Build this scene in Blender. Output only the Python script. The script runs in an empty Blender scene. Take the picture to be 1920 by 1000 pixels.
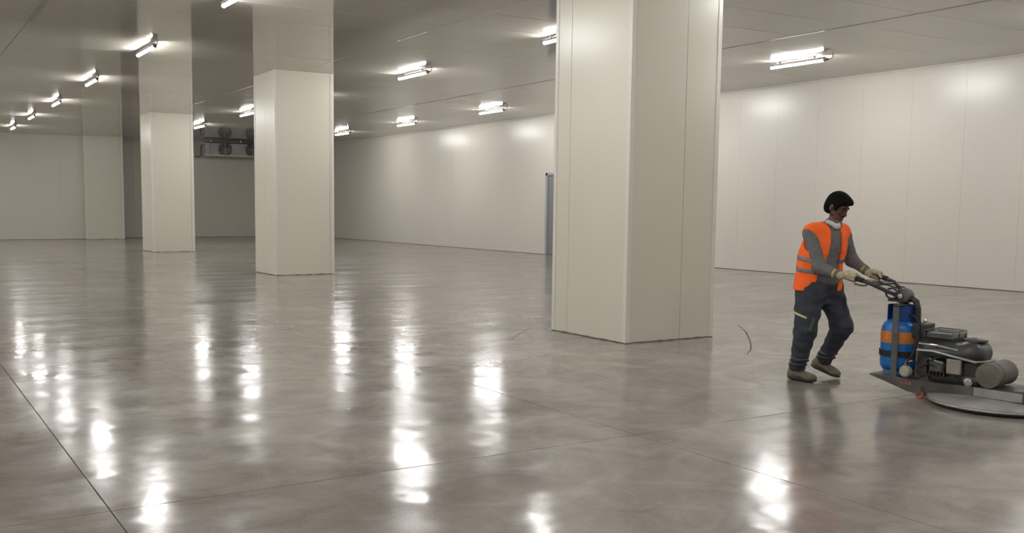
import bpy, bmesh, math, random
import numpy as np
from mathutils import Vector, Matrix
random.seed(7)
SC = bpy.context.scene
COL = SC.collection

# ------------------------------------------------------------------ camera
H_CAM, YAW, PITCH, ROLL = 1.55, 0.53011, 0.09546, 0.00678
F_PX, CX, CY = 1833.33, 849.75, 561.59
cd = bpy.data.cameras.new('camera')
cam = bpy.data.objects.new('camera', cd); COL.objects.link(cam); SC.camera = cam
cd.sensor_fit = 'HORIZONTAL'; cd.sensor_width = 36.0
cd.lens = F_PX / 1920 * 36
cd.shift_x = (960 - CX) / 1920; cd.shift_y = (CY - 500) / 1920
cd.clip_end = 200
fw = Vector((math.sin(YAW)*math.cos(PITCH), math.cos(YAW)*math.cos(PITCH), -math.sin(PITCH)))
rt = Vector((math.cos(YAW), -math.sin(YAW), 0)); up = rt.cross(fw)
r2 = rt*math.cos(ROLL) + up*math.sin(ROLL); u2 = -rt*math.sin(ROLL) + up*math.cos(ROLL)
M = Matrix((r2, u2, -fw)).transposed().to_4x4(); M.translation = (0, 0, H_CAM)
cam.matrix_world = M

# ------------------------------------------------------------------ world, exposure
w = bpy.data.worlds.new('world'); SC.world = w; w.use_nodes = True
w.node_tree.nodes['Background'].inputs[0].default_value = (0, 0, 0, 1)
w.node_tree.nodes['Background'].inputs[1].default_value = 0
SC.view_settings.view_transform = 'Standard'
try: SC.view_settings.look = 'None'
except Exception: pass
SC.view_settings.exposure = 0.0; SC.view_settings.gamma = 1.0
SC.view_settings.use_curve_mapping = False
SC.cycles.max_bounces = 6; SC.cycles.diffuse_bounces = 3; SC.cycles.glossy_bounces = 3; SC.cycles.transmission_bounces = 1
SC.cycles.use_adaptive_sampling = True; SC.cycles.adaptive_threshold = .04
SC.cycles.sample_clamp_indirect = 6.0
TUBE_STRENGTH = 224.0

# ------------------------------------------------------------------ materials
def new_mat(name):
    m = bpy.data.materials.new(name); m.use_nodes = True
    nt = m.node_tree; b = nt.nodes['Principled BSDF']
    return m, nt, b
def N(nt, t, **kw):
    n = nt.nodes.new(t)
    for k, v in kw.items(): setattr(n, k, v)
    return n
def mat(name, col, rough=.5, metal=0.0, var=.12, scale=12.0, bump=0.0, bscale=60.0, obj=True, rvar=0.0, ior=None):
    m, nt, b = new_mat(name)
    tc = N(nt, 'ShaderNodeTexCoord'); src = tc.outputs['Object' if obj else 'Generated']
    no = N(nt, 'ShaderNodeTexNoise'); no.inputs['Scale'].default_value = scale; no.inputs['Detail'].default_value = 4
    nt.links.new(src, no.inputs['Vector'])
    ra = N(nt, 'ShaderNodeValToRGB')
    c = Vector(col)
    ra.color_ramp.elements[0].position = .3; ra.color_ramp.elements[1].position = .7
    ra.color_ramp.elements[0].color = (*(c*(1-var)), 1); ra.color_ramp.elements[1].color = (*(c*(1+var)), 1)
    nt.links.new(no.outputs['Fac'], ra.inputs[0]); nt.links.new(ra.outputs[0], b.inputs['Base Color'])
    b.inputs['Roughness'].default_value = rough; b.inputs['Metallic'].default_value = metal
    if ior: b.inputs['IOR'].default_value = ior
    if rvar:
        mr = N(nt, 'ShaderNodeMapRange'); mr.inputs['To Min'].default_value = max(.02, rough-rvar); mr.inputs['To Max'].default_value = rough+rvar
        nt.links.new(no.outputs['Fac'], mr.inputs['Value']); nt.links.new(mr.outputs[0], b.inputs['Roughness'])
    if bump:
        n2 = N(nt, 'ShaderNodeTexNoise'); n2.inputs['Scale'].default_value = bscale; n2.inputs['Detail'].default_value = 3
        nt.links.new(src, n2.inputs['Vector'])
        bp = N(nt, 'ShaderNodeBump'); bp.inputs['Strength'].default_value = 1; bp.inputs['Distance'].default_value = bump
        nt.links.new(n2.outputs['Fac'], bp.inputs['Height']); nt.links.new(bp.outputs[0], b.inputs['Normal'])
    return m

def panel_mat(name, col, rough, wave, wscale, axis, ior=1.5):
    """coated steel sandwich panel: faint long waves across the sheet"""
    m, nt, b = new_mat(name)
    g = N(nt, 'ShaderNodeNewGeometry')
    mp = N(nt, 'ShaderNodeMapping'); mp.inputs['Scale'].default_value = axis
    nt.links.new(g.outputs['Position'], mp.inputs['Vector'])
    no = N(nt, 'ShaderNodeTexNoise'); no.inputs['Scale'].default_value = wscale; no.inputs['Detail'].default_value = 2
    nt.links.new(mp.outputs[0], no.inputs['Vector'])
    bp = N(nt, 'ShaderNodeBump'); bp.inputs['Strength'].default_value = 1; bp.inputs['Distance'].default_value = wave
    nt.links.new(no.outputs['Fac'], bp.inputs['Height']); nt.links.new(bp.outputs[0], b.inputs['Normal'])
    n2 = N(nt, 'ShaderNodeTexNoise'); n2.inputs['Scale'].default_value = .35; n2.inputs['Detail'].default_value = 5
    nt.links.new(g.outputs['Position'], n2.inputs['Vector'])
    ra = N(nt, 'ShaderNodeValToRGB'); c = Vector(col)
    ra.color_ramp.elements[0].position = .3; ra.color_ramp.elements[1].position = .7
    ra.color_ramp.elements[0].color = (*(c*.965), 1); ra.color_ramp.elements[1].color = (*(c*1.02), 1)
    nt.links.new(n2.outputs['Fac'], ra.inputs[0]); nt.links.new(ra.outputs[0], b.inputs['Base Color'])
    b.inputs['Roughness'].default_value = rough; b.inputs['IOR'].default_value = ior
    return m

WHITE = (.645, .608, .54)
M_WALL = panel_mat('wall_panel_coating', WHITE, .27, .0010, 1.6, (1, 1, .25))
M_COLP = panel_mat('column_panel_coating', (.66, .63, .53), .28, .0008, 1.8, (1, 1, .25))
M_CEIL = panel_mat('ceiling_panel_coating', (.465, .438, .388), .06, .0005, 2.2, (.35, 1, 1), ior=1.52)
M_TRIM = mat('white_corner_trim', (.70, .67, .60), .3, var=.04)
M_JOINTL = mat('pale_joint_sealant', (.46, .43, .38), .6, var=.06)
M_JOINT = mat('dark_joint_sealant', (.20, .19, .165), .7, var=.2)
M_BED = mat('dark_joint_dirt', (.035, .032, .028), .9, var=.3)
M_SEAL = mat('grey_base_sealant', (.10, .09, .07), .8, var=.4, scale=6)
M_ALU = mat('bare_aluminium_strip', (.75, .75, .74), .25, .9, var=.1)

def floor_mat():
    m, nt, b = new_mat('polished_concrete')
    g = N(nt, 'ShaderNodeNewGeometry'); P = g.outputs['Position']
    def noise(scale, detail, dist=0.0, rough=.55, sc=None):
        n = N(nt, 'ShaderNodeTexNoise'); n.inputs['Scale'].default_value = scale; n.inputs['Detail'].default_value = detail
        n.inputs['Distortion'].default_value = dist; n.inputs['Roughness'].default_value = rough
        if sc:
            mp = N(nt, 'ShaderNodeMapping'); mp.inputs['Scale'].default_value = sc
            mp.inputs['Rotation'].default_value = (0, 0, .5)
            nt.links.new(P, mp.inputs['Vector']); nt.links.new(mp.outputs[0], n.inputs['Vector'])
        else: nt.links.new(P, n.inputs['Vector'])
        return n.outputs['Fac']
    a = noise(.55, 7, 1.6, .6); c = noise(2.3, 6, .8, .65); f = noise(55, 4, 0, .7); s = noise(1.0, 5, .5, .6, (.5, 2.2, 1))
    r1 = N(nt, 'ShaderNodeValToRGB'); e = r1.color_ramp.elements
    e[0].position = .30; e[0].color = (.215, .190, .164, 1); e[1].position = .68; e[1].color = (.345, .317, .286, 1)
    nt.links.new(a, r1.inputs[0])
    r2_ = N(nt, 'ShaderNodeValToRGB'); e = r2_.color_ramp.elements
    e[0].position = .33; e[0].color = (.70, .69, .67, 1); e[1].position = .66; e[1].color = (1.12, 1.12, 1.12, 1)
    nt.links.new(c, r2_.inputs[0])
    mx = N(nt, 'ShaderNodeMixRGB', blend_type='MULTIPLY'); mx.inputs[0].default_value = .85
    nt.links.new(r1.outputs[0], mx.inputs[1]); nt.links.new(r2_.outputs[0], mx.inputs[2])
    r3 = N(nt, 'ShaderNodeValToRGB'); e = r3.color_ramp.elements
    e[0].position = .3; e[0].color = (.82, .82, .82, 1); e[1].position = .7; e[1].color = (1.12, 1.12, 1.12, 1)
    nt.links.new(f, r3.inputs[0])
    mx2 = N(nt, 'ShaderNodeMixRGB', blend_type='MULTIPLY'); mx2.inputs[0].default_value = .6
    nt.links.new(mx.outputs[0], mx2.inputs[1]); nt.links.new(r3.outputs[0], mx2.inputs[2])
    nt.links.new(mx2.outputs[0], b.inputs['Base Color'])
    mr = N(nt, 'ShaderNodeMapRange'); mr.inputs['From Min'].default_value = .32; mr.inputs['From Max'].default_value = .68
    mr.inputs['To Min'].default_value = .11; mr.inputs['To Max'].default_value = .23
    nt.links.new(s, mr.inputs['Value']); nt.links.new(mr.outputs[0], b.inputs['Roughness'])
    b.inputs['IOR'].default_value = 1.40
    # gentle trowel undulation: a small random tilt of the surface
    def tilt(scale, detail, amp):
        n = N(nt, 'ShaderNodeTexNoise'); n.inputs['Scale'].default_value = scale; n.inputs['Detail'].default_value = detail; n.inputs['Roughness'].default_value = .5
        nt.links.new(P, n.inputs['Vector'])
        q = N(nt, 'ShaderNodeVectorMath', operation='SUBTRACT'); q.inputs[1].default_value = (.5, .5, .5); nt.links.new(n.outputs['Color'], q.inputs[0])
        k = N(nt, 'ShaderNodeVectorMath', operation='MULTIPLY'); k.inputs[1].default_value = (amp, amp, 0); nt.links.new(q.outputs[0], k.inputs[0])
        return k.outputs[0]
    s1 = N(nt, 'ShaderNodeVectorMath', operation='ADD'); nt.links.new(tilt(1.1, 1, .025), s1.inputs[0]); nt.links.new(tilt(6.5, 2, .062), s1.inputs[1])
    s2 = N(nt, 'ShaderNodeVectorMath', operation='ADD'); nt.links.new(s1.outputs[0], s2.inputs[0]); nt.links.new(g.outputs['Normal'], s2.inputs[1])
    s3 = N(nt, 'ShaderNodeVectorMath', operation='NORMALIZE'); nt.links.new(s2.outputs[0], s3.inputs[0]); nt.links.new(s3.outputs[0], b.inputs['Normal'])
    return m
M_FLOOR = floor_mat()

def emit_mat(name, col, s):
    m, nt, b = new_mat(name)
    b.inputs['Base Color'].default_value = (.8, .8, .8, 1)
    b.inputs['Emission Color'].default_value = (*col, 1); b.inputs['Emission Strength'].default_value = s
    return m
M_TUBE = emit_mat('lit_led_tube', (1.0, .985, .965), TUBE_STRENGTH)

# ------------------------------------------------------------------ mesh helpers
def link(name, me, m, parent=None, smooth=False):
    o = bpy.data.objects.new(name, me); COL.objects.link(o)
    if m and not me.materials: me.materials.append(m)
    if parent: o.parent = parent
    if smooth:
        for p in me.polygons: p.use_smooth = True
    return o
def to_mesh(bm, name):
    bmesh.ops.recalc_face_normals(bm, faces=bm.faces)
    me = bpy.data.meshes.new(name); bm.to_mesh(me); bm.free(); return me
def box_bm(x0, x1, y0, y1, z0, z1, bev=0.0, seg=1, bm=None):
    b = bmesh.new()
    vs = [b.verts.new((x, y, z)) for x in (x0, x1) for y in (y0, y1) for z in (z0, z1)]
    for f in ((0,1,3,2), (4,6,7,5), (0,4,5,1), (2,3,7,6), (0,2,6,4), (1,5,7,3)): b.faces.new([vs[i] for i in f])
    if bev: bmesh.ops.bevel(b, geom=b.edges[:], offset=bev, segments=seg, affect='EDGES', profile=.5)
    if bm is None: return b
    me = bpy.data.meshes.new('t'); b.to_mesh(me); b.free(); bm.from_mesh(me); bpy.data.meshes.remove(me); return bm
def tube_bm(pts, r, seg=10, bm=None, caps=True):
    bm = bm or bmesh.new(); pts = [Vector(p) for p in pts]; n = len(pts)
    rs = r if isinstance(r, (list, tuple)) else [r]*n
    rings = []; side = None
    for i, p in enumerate(pts):
        t = (pts[min(i+1, n-1)] - pts[max(i-1, 0)]).normalized()
        if side is None: side = t.orthogonal().normalized()
        side = (side - t*side.dot(t)).normalized(); b2 = t.cross(side)
        rings.append([bm.verts.new(p + (side*math.cos(2*math.pi*k/seg) + b2*math.sin(2*math.pi*k/seg))*rs[i]) for k in range(seg)])
    for a, b in zip(rings, rings[1:]):
        for k in range(seg): bm.faces.new((a[k], a[(k+1) % seg], b[(k+1) % seg], b[k]))
    if caps: bm.faces.new(rings[0][::-1]); bm.faces.new(rings[-1])
    return bm
def lathe_bm(prof, seg=32, origin=(0,0,0), axis=(0,0,1), bm=None, caps=True):
    bm = bm or bmesh.new(); ax = Vector(axis).normalized(); s = ax.orthogonal().normalized(); t = ax.cross(s); o = Vector(origin)
    rings = [[bm.verts.new(o + ax*z + (s*math.cos(2*math.pi*k/seg) + t*math.sin(2*math.pi*k/seg))*max(r, 1e-4)) for k in range(seg)] for r, z in prof]
    for a, b in zip(rings, rings[1:]):
        for k in range(seg): bm.faces.new((a[k], a[(k+1) % seg], b[(k+1) % seg], b[k]))
    if caps: bm.faces.new(rings[0][::-1]); bm.faces.new(rings[-1])
    return bm
def prism_bm(poly_xz, y0, y1, bev=0.0):
    b = bmesh.new()
    A = [b.verts.new((x, y0, z)) for x, z in poly_xz]; B = [b.verts.new((x, y1, z)) for x, z in poly_xz]
    b.faces.new(A); b.faces.new(B[::-1])
    for i in range(len(A)): b.faces.new((A[i], A[(i+1) % len(A)], B[(i+1) % len(A)], B[i]))
    if bev: bmesh.ops.bevel(b, geom=b.edges[:], offset=bev, segments=2, affect='EDGES')
    return b
def smooth_by_angle(o, deg=40):
    for p in o.data.polygons: p.use_smooth = True
    try: o.data.set_sharp_from_angle(angle=math.radians(deg))
    except Exception: pass
    return o
def thing(name, label, cat, loc=(0,0,0), rz=0.0, group=None):
    o = bpy.data.objects.new(name, None); COL.objects.link(o); o.empty_display_size = .2
    o.location = loc; o.rotation_euler = (0, 0, rz); o['label'] = label; o['category'] = cat
    if group: o['group'] = group
    return o
def struct(name, me, m, label=None):
    o = link(name, me, m); o['kind'] = 'structure'
    if label: o['label'] = label
    return o

# ------------------------------------------------------------------ the room
CEIL = 4.4426; XR = 18.552; XL = -9.0; YF = -8.0
YB_L, YB_R = 44.9, 45.9          # back wall, left part and recessed right part
BX0, BX1, BY = 7.68, 9.27, 44.35  # pilaster on the back wall

# floor: a dark bed with polished slabs separated by saw-cut joints
floor = struct('floor', to_mesh(box_bm(XL-.3, XR+.3, YF-.3, YB_R+.3, -.25, -.012), 'floor_bed'), M_BED, 'polished grey concrete floor with saw-cut joints')
jx = [XL, -5.95, -2.50, .95, 4.40, 7.85, 11.3, 14.75, XR]
jy = [YF, -3.15, .95, 5.03, 9.13, 13.2, 17.3, 21.4, 25.5, 29.6, 33.7, 37.8, 41.9, YB_R]
slabs = {}
G = .0030
for i in range(len(jx)-1):
    for j in range(len(jy)-1):
        sx, sy = jx[i+1]-jx[i], jy[j+1]-jy[j]; key = (round(sx, 3), round(sy, 3))
        if key not in slabs:
            slabs[key] = to_mesh(box_bm(G, sx-G, G, sy-G, -.011, 0, .0012), 'slab'); slabs[key].materials.append(M_FLOOR)
        o = link('slab', slabs[key], None, floor); o.location = (jx[i], jy[j], 0)
# cracks running off the near column and in the slabs
M_CRACK = mat('dark_crack_line', (.06, .055, .05), .8)
def crack(pts, w):
    bm = bmesh.new(); L = []
    for i, p in enumerate(pts):
        a = Vector(pts[max(i-1, 0)]); b = Vector(pts[min(i+1, len(pts)-1)]); t = (b-a).normalized(); n = Vector((-t.y, t.x))
        ww = w*(.35 if i in (0, len(pts)-1) else random.uniform(.6, 1.1))
        q = Vector(p); L.append([bm.verts.new((q.x+n.x*s*ww, q.y+n.y*s*ww, z)) for s in (-.5, .5) for z in (.0006, -.004)])
    for a, b in zip(L, L[1:]):
        bm.faces.new((a[0], b[0], b[2], a[2])); bm.faces.new((a[1], a[3], b[3], b[1])); bm.faces.new((a[0], a[1], b[1], b[0])); bm.faces.new((a[2], b[2], b[3], a[3]))
    o = link('crack', to_mesh(bm, 'crack'), M_CRACK, floor); return o
def wig(a, b, n, amp):
    a, b = Vector(a), Vector(b); t = (b-a).normalized(); nn = Vector((-t.y, t.x))
    return [tuple(a.lerp(b, i/n) + nn*(random.uniform(-amp, amp) if 0 < i < n else 0)) for i in range(n+1)]
crack(wig((6.14, 9.27), (7.22, 10.33), 12, .02), .010)
crack([(9.765, 9.19), (9.3, 8.62), (8.9, 8.2), (8.5, 7.8), (8.2, 7.52), (7.883, 7.285)], .020)
crack(wig((1.50, 7.34), (1.80, 7.33), 4, .01), .007)

def panel_run(parent, m, length, height, along, origin, normal_sign, w=1.17, phase=0.0, skip=None, thick=.05):
    """vertical sandwich panels on a wall; along 'x' or 'y'; origin = start at floor on the wall plane"""
    cuts = [0.0]; p = phase
    while p < length-.02:
        if p > .02: cuts.append(p)
        p += w
    cuts.append(length); cache = {}
    for a, b in zip(cuts, cuts[1:]):
        z0 = .010
        if skip and skip(a, b) is not None: z0 = skip(a, b)
        key = (round(b-a, 3), round(z0, 3))
        if key not in cache:
            g = .0007
            if along == 'y': bm = box_bm(-thick/2, thick/2, g, b-a-g, z0, height-.002, .002, 1)
            else: bm = box_bm(g, b-a-g, -thick/2, thick/2, z0, height-.002, .002, 1)
            cache[key] = to_mesh(bm, 'panel'); cache[key].materials.append(m)
        o = link('panel', cache[key], None, parent)
        if along == 'y': o.location = (origin[0]+normal_sign*-thick/2, origin[1]+a, 0)
        else: o.location = (origin[0]+a, origin[1]+normal_sign*-thick/2, 0)

DOOR_Y0, DOOR_Y1, DOOR_Z = 24.63, 25.80, 2.62
wr = struct('wall_right', to_mesh(box_bm(XR+.05, XR+.2, YF-.2, YB_R+.2, 0, CEIL), 'backing'), M_JOINTL, 'long white panelled wall on the right')
panel_run(wr, M_WALL, YB_R-YF, CEIL, 'y', (XR, YF), -1, phase=(11.76-YF) % 1.17, skip=lambda a, b: DOOR_Z if abs(YF+a-DOOR_Y0) < .1 else None)
wb = struct('wall_back', to_mesh(box_bm(XL, BX0+.1, YB_L+.05, YB_L+1.2, 0, CEIL), 'backing'), M_JOINTL, 'far white panelled back wall at the left')
panel_run(wb, M_WALL, BX0-XL, CEIL, 'x', (XL, YB_L), -1, phase=.55)
wc = struct('wall_recess', to_mesh(box_bm(BX1-.1, XR+.2, YB_R+.05, YB_R+.2, 0, CEIL), 'backing'), M_JOINTL, 'dim recessed back wall behind the air cooler')
panel_run(wc, M_WALL, XR-BX1, CEIL, 'x', (BX1, YB_R), -1, phase=.8)
wl = struct('wall_left', to_mesh(box_bm(XL-.2, XL-.05, YF-.2, YB_L+.2, 0, CEIL), 'backing'), M_JOINTL, 'white panelled wall on the far left')
panel_run(wl, M_WALL, YB_L-YF, CEIL, 'y', (XL, YF), 1, w=2.34, phase=1.0)
wf = struct('wall_front', to_mesh(box_bm(XL-.2, XR+.2, YF-.2, YF-.05, 0, CEIL), 'backing'), M_JOINTL, 'white panelled wall behind the viewer')
panel_run(wf, M_WALL, XR-XL, CEIL, 'x', (XL, YF), 1, w=2.34, phase=1.0)

# ceiling: backing slab + panels whose joints run across the room, each hung a hair off level
ceil = struct('ceiling', to_mesh(box_bm(XL-.2, XR+.2, YF-.2, YB_R+.2, CEIL+.06, CEIL+.25), 'backing'), M_JOINT, 'glossy grey-white panelled ceiling')
cx = [XL, -3.64, 2.20, 8.04, 13.47, XR]
cy = [YF]; y = 10.46 - 1.146*16
while y < YB_R-.2: 
    if y > YF+.2: cy.append(y)
    y += 1.146
cy.append(YB_R)
cm = {}
for i in range(len(cx)-1):
    for j in range(len(cy)-1):
        sx, sy = cx[i+1]-cx[i], cy[j+1]-cy[j]; key = (round(sx, 3), round(sy, 3))
        if key not in cm:
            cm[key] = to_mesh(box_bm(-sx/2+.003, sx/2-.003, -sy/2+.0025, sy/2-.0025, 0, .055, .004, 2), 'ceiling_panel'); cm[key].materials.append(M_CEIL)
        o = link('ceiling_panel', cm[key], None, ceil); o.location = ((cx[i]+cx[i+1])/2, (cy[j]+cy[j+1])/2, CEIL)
        o.rotation_euler = (random.gauss(0, .0010), random.gauss(0, .0002), 0)
# joint strips under the long ceiling joints
M_STRIP_D = mat('grey_ceiling_joint_strip', (.30, .28, .25), .35, var=.1)
def strip(n, x, w, y0, y1, m):
    o = struct('trim_%d' % n, to_mesh(box_bm(x-w/2, x+w/2, y0, y1, CEIL-.004, CEIL-.0005, .001), 'strip'), m); return o
strip(1, 2.20, .10, 8.0, 17.3, M_STRIP_D)['label'] = 'grey joint strip on the ceiling at upper left'
strip(2, 8.04, .018, 9.0, YB_L-1, M_ALU)['label'] = 'thin bright metal joint strip on the ceiling above the columns'
strip(3, 13.47, .05, 6.0, YB_R-1, M_STRIP_D)['label'] = 'grey joint strip on the ceiling near the right wall'
# cove trims where walls meet the ceiling
def cove(n, a, b, inward):
    t = .045; x0, y0 = a; x1, y1 = b; ix, iy = inward
    bm = bmesh.new()
    P = [((0, CEIL-.001), (t, CEIL-.001), (t, CEIL-.006), (.006, CEIL-t), (0, CEIL-t))][0]
    A = [bm.verts.new((x0+ix*p, y0+iy*p, z)) for p, z in P]; B = [bm.verts.new((x1+ix*p, y1+iy*p, z)) for p, z in P]
    bm.faces.new(A); bm.faces.new(B[::-1])
    for i in range(5): bm.faces.new((A[i], A[(i+1) % 5], B[(i+1) % 5], B[i]))
    o = struct('trim_%d' % n, to_mesh(bm, 'cove'), M_TRIM); return o
cove(4, (XR, YF), (XR, YB_R), (-1, 0))['label'] = 'white cove trim along the top of the right wall'
cove(5, (XL, YB_L), (BX0, YB_L), (0, -1))['label'] = 'white cove trim along the top of the back wall'
# thin dirty sealant bead where wall meets floor
def bead(side, a, b, inward):
    x0, y0 = a; x1, y1 = b; ix, iy = inward; t = .012
    bm = bmesh.new(); n = 60; L = []
    for i in range(n+1):
        x = x0+(x1-x0)*i/n; yy = y0+(y1-y0)*i/n; k = t*random.uniform(.5, 1.5)
        L.append([bm.verts.new((x+ix*p, yy+iy*p, z)) for p, z in ((-.01, .001), (k, .001), (-.01, k))])
    for p, q in zip(L, L[1:]):
        for i in range(3): bm.faces.new((p[i], p[(i+1) % 3], q[(i+1) % 3], q[i]))
    o = struct('baseboard_%s' % side, to_mesh(bm, 'bead'), M_SEAL); return o
bead('right', (XR, YF), (XR, YB_R), (-1, 0))['label'] = 'thin dark sealant line at the foot of the right wall'
bead('back', (XL, YB_L), (BX0, YB_L), (0, -1))['label'] = 'thin dark sealant line at the foot of the back wall'
bead('recess', (BX1, YB_R), (XR, YB_R), (0, -1))['label'] = 'thin dark sealant line at the foot of the recessed wall'

# door in the right wall, half hidden by the near column
M_DFR = mat('grey_blue_door_frame', (.36, .37, .40), .4, var=.05); M_DLEAF = mat('grey_door_leaf', (.22, .225, .24), .45, var=.06)
door = bpy.data.objects.new('door_1', None); COL.objects.link(door); door['kind'] = 'structure'; door['label'] = 'grey door with pale frame in the right wall, mostly behind the near column'
door.location = (XR, 0, 0)
link('jamb', to_mesh(box_bm(-.03, .05, DOOR_Y1-.11, DOOR_Y1, 0, DOOR_Z, .006), 'jamb'), M_DFR, door)
link('jamb', to_mesh(box_bm(-.03, .05, DOOR_Y0, DOOR_Y0+.11, 0, DOOR_Z, .006), 'jamb'), M_DFR, door)
link('header', to_mesh(box_bm(-.03, .05, DOOR_Y0, DOOR_Y1, DOOR_Z-.09, DOOR_Z, .006), 'header'), M_DFR, door)
lf = link('leaf', to_mesh(box_bm(.01, .05, DOOR_Y0+.11, DOOR_Y1-.11, .01, DOOR_Z-.09, .004), 'leaf'), M_DLEAF, door)
link('handle', to_mesh(tube_bm([(.01, DOOR_Y0+.2, 1.05), (-.05, DOOR_Y0+.2, 1.05), (-.05, DOOR_Y0+.34, 1.05)], .011, 8), 'handle'), M_ALU, lf)

# ------------------------------------------------------------------ columns
def column(x0, y0, sx, sy, label, fa=.22, fb=.61, wall=False):
    t = thing('column', label, 'column', (x0, y0, 0), group='square white panelled columns')
    link('core', to_mesh(box_bm(.05, sx-.05, .05, sy-.05, 0, CEIL-.001), 'core'), M_JOINT, t)
    g = .002; e = .004; top = CEIL-.0015
    def pnl(a0, a1, b0, b1): link('panel', to_mesh(box_bm(a0+g, a1-g, b0+g, b1-g, .008, top, .004, 2), 'panel'), M_COLP, t)
    xs = [.05, sx*fb, sx-.05]
    ys = [.05, sy*(1-fa), sy-.05]
    for a, b in zip(xs, xs[1:]):
        pnl(a, b, 0, .05)
        if not wall: pnl(a, b, sy-.05, sy)
    for a, b in zip(ys, ys[1:]):
        pnl(0, .05, a, b); pnl(sx-.05, sx, a, b)
    for cx_, cy_ in ((0, 0), (sx, 0), (0, sy), (sx, sy)):
        if wall and cy_: continue
        dx = 1 if cx_ == 0 else -1; dy = 1 if cy_ == 0 else -1
        bm = bmesh.new()
        P = [(-e, -e), (.055, -e), (.055, 0), (.002, .0), (.002, .05), (0.0, .055), (-e, .055)]
        P = [(-e, -e), (.055, -e), (.055, .004), (.004, .004), (.004, .055), (-e, .055)]
        A = [bm.verts.new((cx_+dx*p, cy_+dy*q, .006)) for p, q in P]; B = [bm.verts.new((cx_+dx*p, cy_+dy*q, top)) for p, q in P]
        bm.faces.new(A); bm.faces.new(B[::-1])
        for i in range(6): bm.faces.new((A[i], A[(i+1) % 6], B[(i+1) % 6], B[i]))
        link('corner_trim', to_mesh(bm, 'corner_trim'), M_TRIM, t)
    # ragged dark sealant at the foot
    bm = bmesh.new(); n = 16
    cor = [(0, sy), (0, 0), (sx, 0), (sx, sy)]
    for (ax, ay), (bx, by) in zip(cor, cor[1:]):
        L = []
        tx, ty = (bx-ax), (by-ay); l = math.hypot(tx, ty); nx, ny = ty/l, -tx/l
        if nx*(sx/2-ax)+ny*(sy/2-ay) > 0: nx, ny = -nx, -ny
        for i in range(n+1):
            k = .010*random.uniform(.3, 1.6); x = ax+tx*i/n; yy = ay+ty*i/n
            L.append([bm.verts.new((x+nx*p, yy+ny*p, z)) for p, z in ((-.02, .0008), (.004+k*.6, .0008), (.005, .002+k))])
        for p, q in zip(L, L[1:]):
            for i in range(3): bm.faces.new((p[i], p[(i+1) % 3], q[(i+1) % 3], q[i]))
    link('base_sealant', to_mesh(bm, 'base_sealant'), M_SEAL, t)
    return t
column(7.248, 8.501, 1.350, 1.408, 'large white panelled square column nearest the viewer, left of the worker')
column(7.449, 20.363, 1.368, 1.341, 'middle white square column with its left edge beside the air cooler', fa=.5, fb=.93)
column(7.556, 31.936, 1.342, 1.42, 'smaller white square column left of the air cooler', fa=.5, fb=.93)
column(BX0, BY, BX1-BX0, YB_R-BY, 'farthest white column, standing against the back wall', fa=.5, fb=.93, wall=True)

# ------------------------------------------------------------------ tube lights
M_HOUS = mat('white_lamp_housing', (.55, .54, .52), .4, var=.05); M_DARKP = mat('dark_plastic', (.03, .03, .032), .45, var=.2)
M_CAPP = mat('grey_end_cap', (.30, .30, .30), .4, var=.1)
LZ = -.092; TL = 1.26
def lamp_proto():
    t = thing('tube_light', 'x', 'ceiling light', (0, 0, CEIL))
    me = to_mesh(tube_bm([(0, -TL/2, LZ), (0, TL/2, LZ)], .031, 12), 'tube')
    me.materials.append(M_TUBE); me.materials.append(M_HOUS)
    for p in me.polygons: p.material_index = 1 if p.normal.z > .2 else 0   # LED tube: opaque aluminium back, lit lower face
    link('tube', me, None, t)
    link('housing', to_mesh(box_bm(-.034, .034, -TL/2-.02, TL/2+.02, LZ+.034, LZ+.050, .004), 'housing'), M_HOUS, t)
    for s in (-1, 1):
        link('end_cap', to_mesh(lathe_bm([(.03, 0), (.034, .003), (.034, .04), (.018, .055)], 14, (0, s*TL/2, LZ), (0, s, 0)), 'end_cap'), M_CAPP, t)
        link('clip', to_mesh(box_bm(-.012, .012, s*.42-.015, s*.42+.015, LZ+.049, -.0005, .002), 'clip'), M_HOUS, t)
    link('cable', to_mesh(tube_bm([(0, -TL/2-.045, LZ), (.0, -TL/2-.12, LZ-.006), (.0, -TL/2-.19, LZ+.01), (.0, -TL/2-.215, LZ+.045), (0, -TL/2-.20, LZ+.075), (0, -TL/2-.19, LZ+.091)], .008, 8), 'cable'), M_DARKP, t)
    link('gland', to_mesh(lathe_bm([(.012, 0), (.018, .005), (.018, .05), (.01, .06)], 10, (0, -TL/2-.05, LZ), (0, -1, 0)), 'gland'), M_DARKP, t)
    return t
proto = lamp_proto(); used = [False]
def lamp(x, y, label, group):
    if not used[0]: o = proto; used[0] = True
    else:
        o = proto.copy(); COL.objects.link(o)
        for ch in proto.children:
            c = ch.copy(); COL.objects.link(c); c.parent = o
    o.location = (x, y, CEIL); o['label'] = label; o['group'] = group
P_, S_ = 13.35, 5.58
ordn = ['first', 'second', 'third', 'fourth', 'fifth', 'sixth']
g1, g2, g3 = 'tube lights in the row left of the columns', 'tube lights in the row right behind the columns', 'tube lights in the row along the right wall'
l1 = ['lit tube light cut off by the top edge, nearest of the left row', 'largest whole tube light of the left row, above the smaller column', 'third nearest tube light in the left row over the floor',
      'fourth nearest tube light in the left row, near the far wall', 'second farthest tube light in the left row', 'farthest tiny tube light at the left end of the left row']
for k in range(6):
    lamp([4.34, 4.37, 4.40, 4.47, 4.47, 4.50][k], [13.25, 18.70, 24.2, 29.9, 35.1, 40.45][k], l1[k], g1)
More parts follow.
